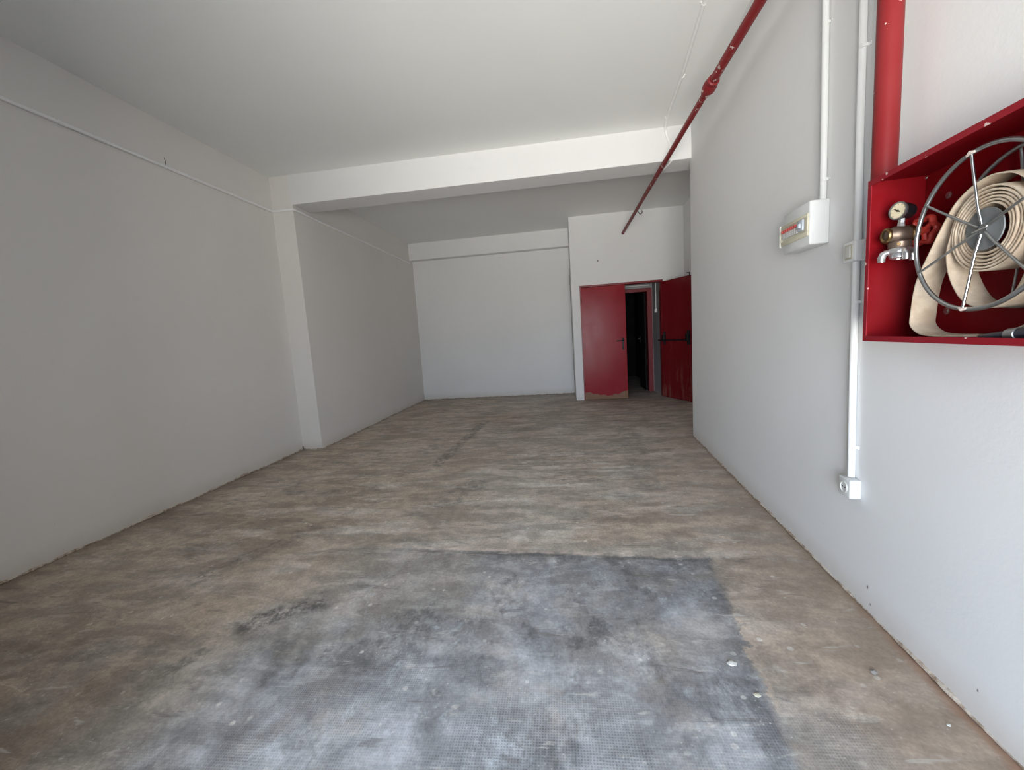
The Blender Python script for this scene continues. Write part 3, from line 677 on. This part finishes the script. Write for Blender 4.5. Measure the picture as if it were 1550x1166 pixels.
obj('outlet_ring', LA([(0, .018), (0, .026), (.005, .030), (.020, .030), (.024, .027), (.024, .014)], oc, (0, 0, -1), 32), M['bronze'], t, True)
obj('grub_screw', LA([(0, 0), (0, .005), (.004, .0045), (.004, 0)], oc+Vector((-.018, -.024, -.013)), (-.6, -.8, 0), 12), M['brass'], t, True)
cp = oc+Vector((0, 0, -.024))
cp_ = obj('hose_coupling', LA([(0, .016), (0, .030), (.006, .034), (.014, .034), (.019, .028), (.030, .0255), (.033, .019), (.010, .015)], cp, (0, 0, -1), 32), M['alu'], t, True)
for dx, dy in ((-.040, .006), (.036, .004), (-.006, -.036)):
    p = cp+Vector((0, 0, -.010)); v = Vector((dx, dy, 0))
    bm = T([p+v*.5, p+v*.85, p+v*1.08+Vector((0, 0, -.006)), p+v*1.16+Vector((0, 0, -.016)), p+v*1.16+Vector((0, 0, -.030))], [.010, .010, .0105, .0105, .0095], 14)
    obj('lug', bm, M['alu'], cp_, True)
ga = Vector((-.93, -.34, .05)).normalized(); gc = Vector((-.130, -.026, .074))
g = obj('gauge_body', LA([(-.046, 0), (-.046, .018), (-.042, .022), (-.030, .0225), (-.026, .025), (0, .0262), (.004, .0262), (.004, .0235), (.001, .0232), (.001, 0)], gc, ga, 36), M['black'], t, True)
obj('gauge_bezel', LA([(.0005, .0235), (-.003, .0265), (.001, .0280), (.0050, .0275), (.0055, .0240), (.0035, .0232)], gc, ga, 36), M['zinc'], g, True)
obj('gauge_dial', LA([(.0015, 0), (.0015, .0234), (.0025, .0234), (.0025, 0)], gc, ga, 36), M['dial'], g)
gx = ga.cross(ZU).normalized(); gz = gx.cross(ga).normalized()
if gx.y > 0: gx = -gx
nd = T([gc+ga*.0042+gx*.006-gz*.004, gc+ga*.0042-gx*.013+gz*.009], [.0016, .0008], 6); lathe(nd, [(.003, 0), (.003, .0032), (.006, .0032), (.006, 0)], gc, ga, 10)
obj('gauge_needle', nd, M['black'], g)
bm = bmesh.new()
for k in range(9):
    a_ = math.radians(-45+k*33.75); p = gc+ga*.0032+gx*math.cos(a_)*.018+gz*math.sin(a_)*.018; q = p+(gx*math.cos(a_)+gz*math.sin(a_))*.003
    tube(bm, [p, q], .0005, 4)
obj('gauge_scale', bm, M['black'], g)
obj('gauge_stem', T([gc-ga*.014+Vector((0, 0, -.022)), Vector((-.118, -.021, .036)), Vector((-.118, -.021, .020))], [.009, .009, .012], 6), M['alu'], t)
# handwheel: lobed rim with spokes on a brass stem, facing the wall
ha = Vector((1, .18, 0)).normalized(); hc = Vector((-.058, -.026, .004))
obj('stem', T([bo+Vector((.08, 0, 0)), hc+ha*.006], [.012, .008], 16), M['brass'], t, True)
hx = Vector((-ha.y, ha.x, 0)); hz = ZU
bm = bmesh.new(); n = 72; seg = 10; rows = []
for i in range(n):
    a_ = 2*PI*i/n; R = .0385+.0042*math.cos(6*a_); rad = hx*math.cos(a_)+hz*math.sin(a_)
    rows.append([bm.verts.new(hc+rad*(R+.0085*math.cos(2*PI*j/seg))+ha*(.0115*math.sin(2*PI*j/seg))) for j in range(seg)])
for i in range(n):
    a_, b_ = rows[i], rows[(i+1) % n]
    for j in range(seg): bm.faces.new((a_[j], a_[(j+1) % seg], b_[(j+1) % seg], b_[j]))
for k in range(3):
    a_ = 2*PI*k/3+.4; rad = hx*math.cos(a_)+hz*math.sin(a_); tube(bm, [hc, hc+rad*.036], .0075, 8)
lathe(bm, [(-.012, 0), (-.012, .013), (.008, .013), (.011, .008), (.011, 0)], hc, ha, 16)
obj('handwheel', bm, M['red_knob'], t, True)

# ------------------------------------------------------------------ vestibule switch and its conduit
VX = 1.80
t = thing('vestibule_switch', 'small pale switch at the end of a thin conduit, seen through the open doorway', 'switch', (VX, 8.12, 1.60))
obj('housing', B(-.035, 0, -.035, .035, -.035, .035, bev=.004), M['white_pvc'], t, True)
obj('rocker', B(-.041, -.035, -.018, .018, -.02, .02, bev=.002), M['offwhite'], t)
conduit('vestibule_conduit', 'thin pale conduit down the vestibule wall seen through the open doorway', [(VX-.011, 8.12, 2.6), (VX-.011, 8.12, 1.635)], .010, M['white_pvc'], [((VX, 8.12, 1.9), (0, 0, 1), (-1, 0, 0))])

# ------------------------------------------------------------------ small debris
def pebble(name, label, x, y, r, mat, seed, cat='stone', flat=.6):
    bm = bmesh.new(); bmesh.ops.create_icosphere(bm, subdivisions=2, radius=r)
    for v in bm.verts:
        k_ = 1+.35*noise.noise(v.co*(1.6/r)+Vector((seed, 0, 0))); v.co = Vector((v.co.x*k_, v.co.y*k_*.8, v.co.z*k_*flat))
    mn = min(v.co.z for v in bm.verts)
    for v in bm.verts: v.co.z -= mn
    return tag(obj(name, bm, mat, None, False, loc=(x, y, -.001)), label, cat)
pebble('stone', 'small dark stone on the floor near the right wall', 1.041, 1.451, .011, M['stone'], 1)
pebble('plaster_chip', 'flat white chip lying on the grey patch of floor', .57, 1.468, .017, M['offwhite'], 4, 'plaster chip', .25)
pebble('plaster_chip', 'small pale yellow chip on the grey patch nearer the camera', .60, 1.335, .011, M['cream'], 8, 'plaster chip', .3)
pebble('plaster_chip', 'tiny white chip on the brown floor by the right wall', 1.12, 1.262, .006, M['offwhite'], 11, 'plaster chip', .4)
tag(obj('rubble_stub', T([(0, 0, 0), (.004, -.003, .03), (0, -.004, .055)], [.012, .010, .005], 7), M['stone'], loc=(LX+.02, PY-.03, 0)), 'little dark stub at the foot of the left wall step', 'debris')
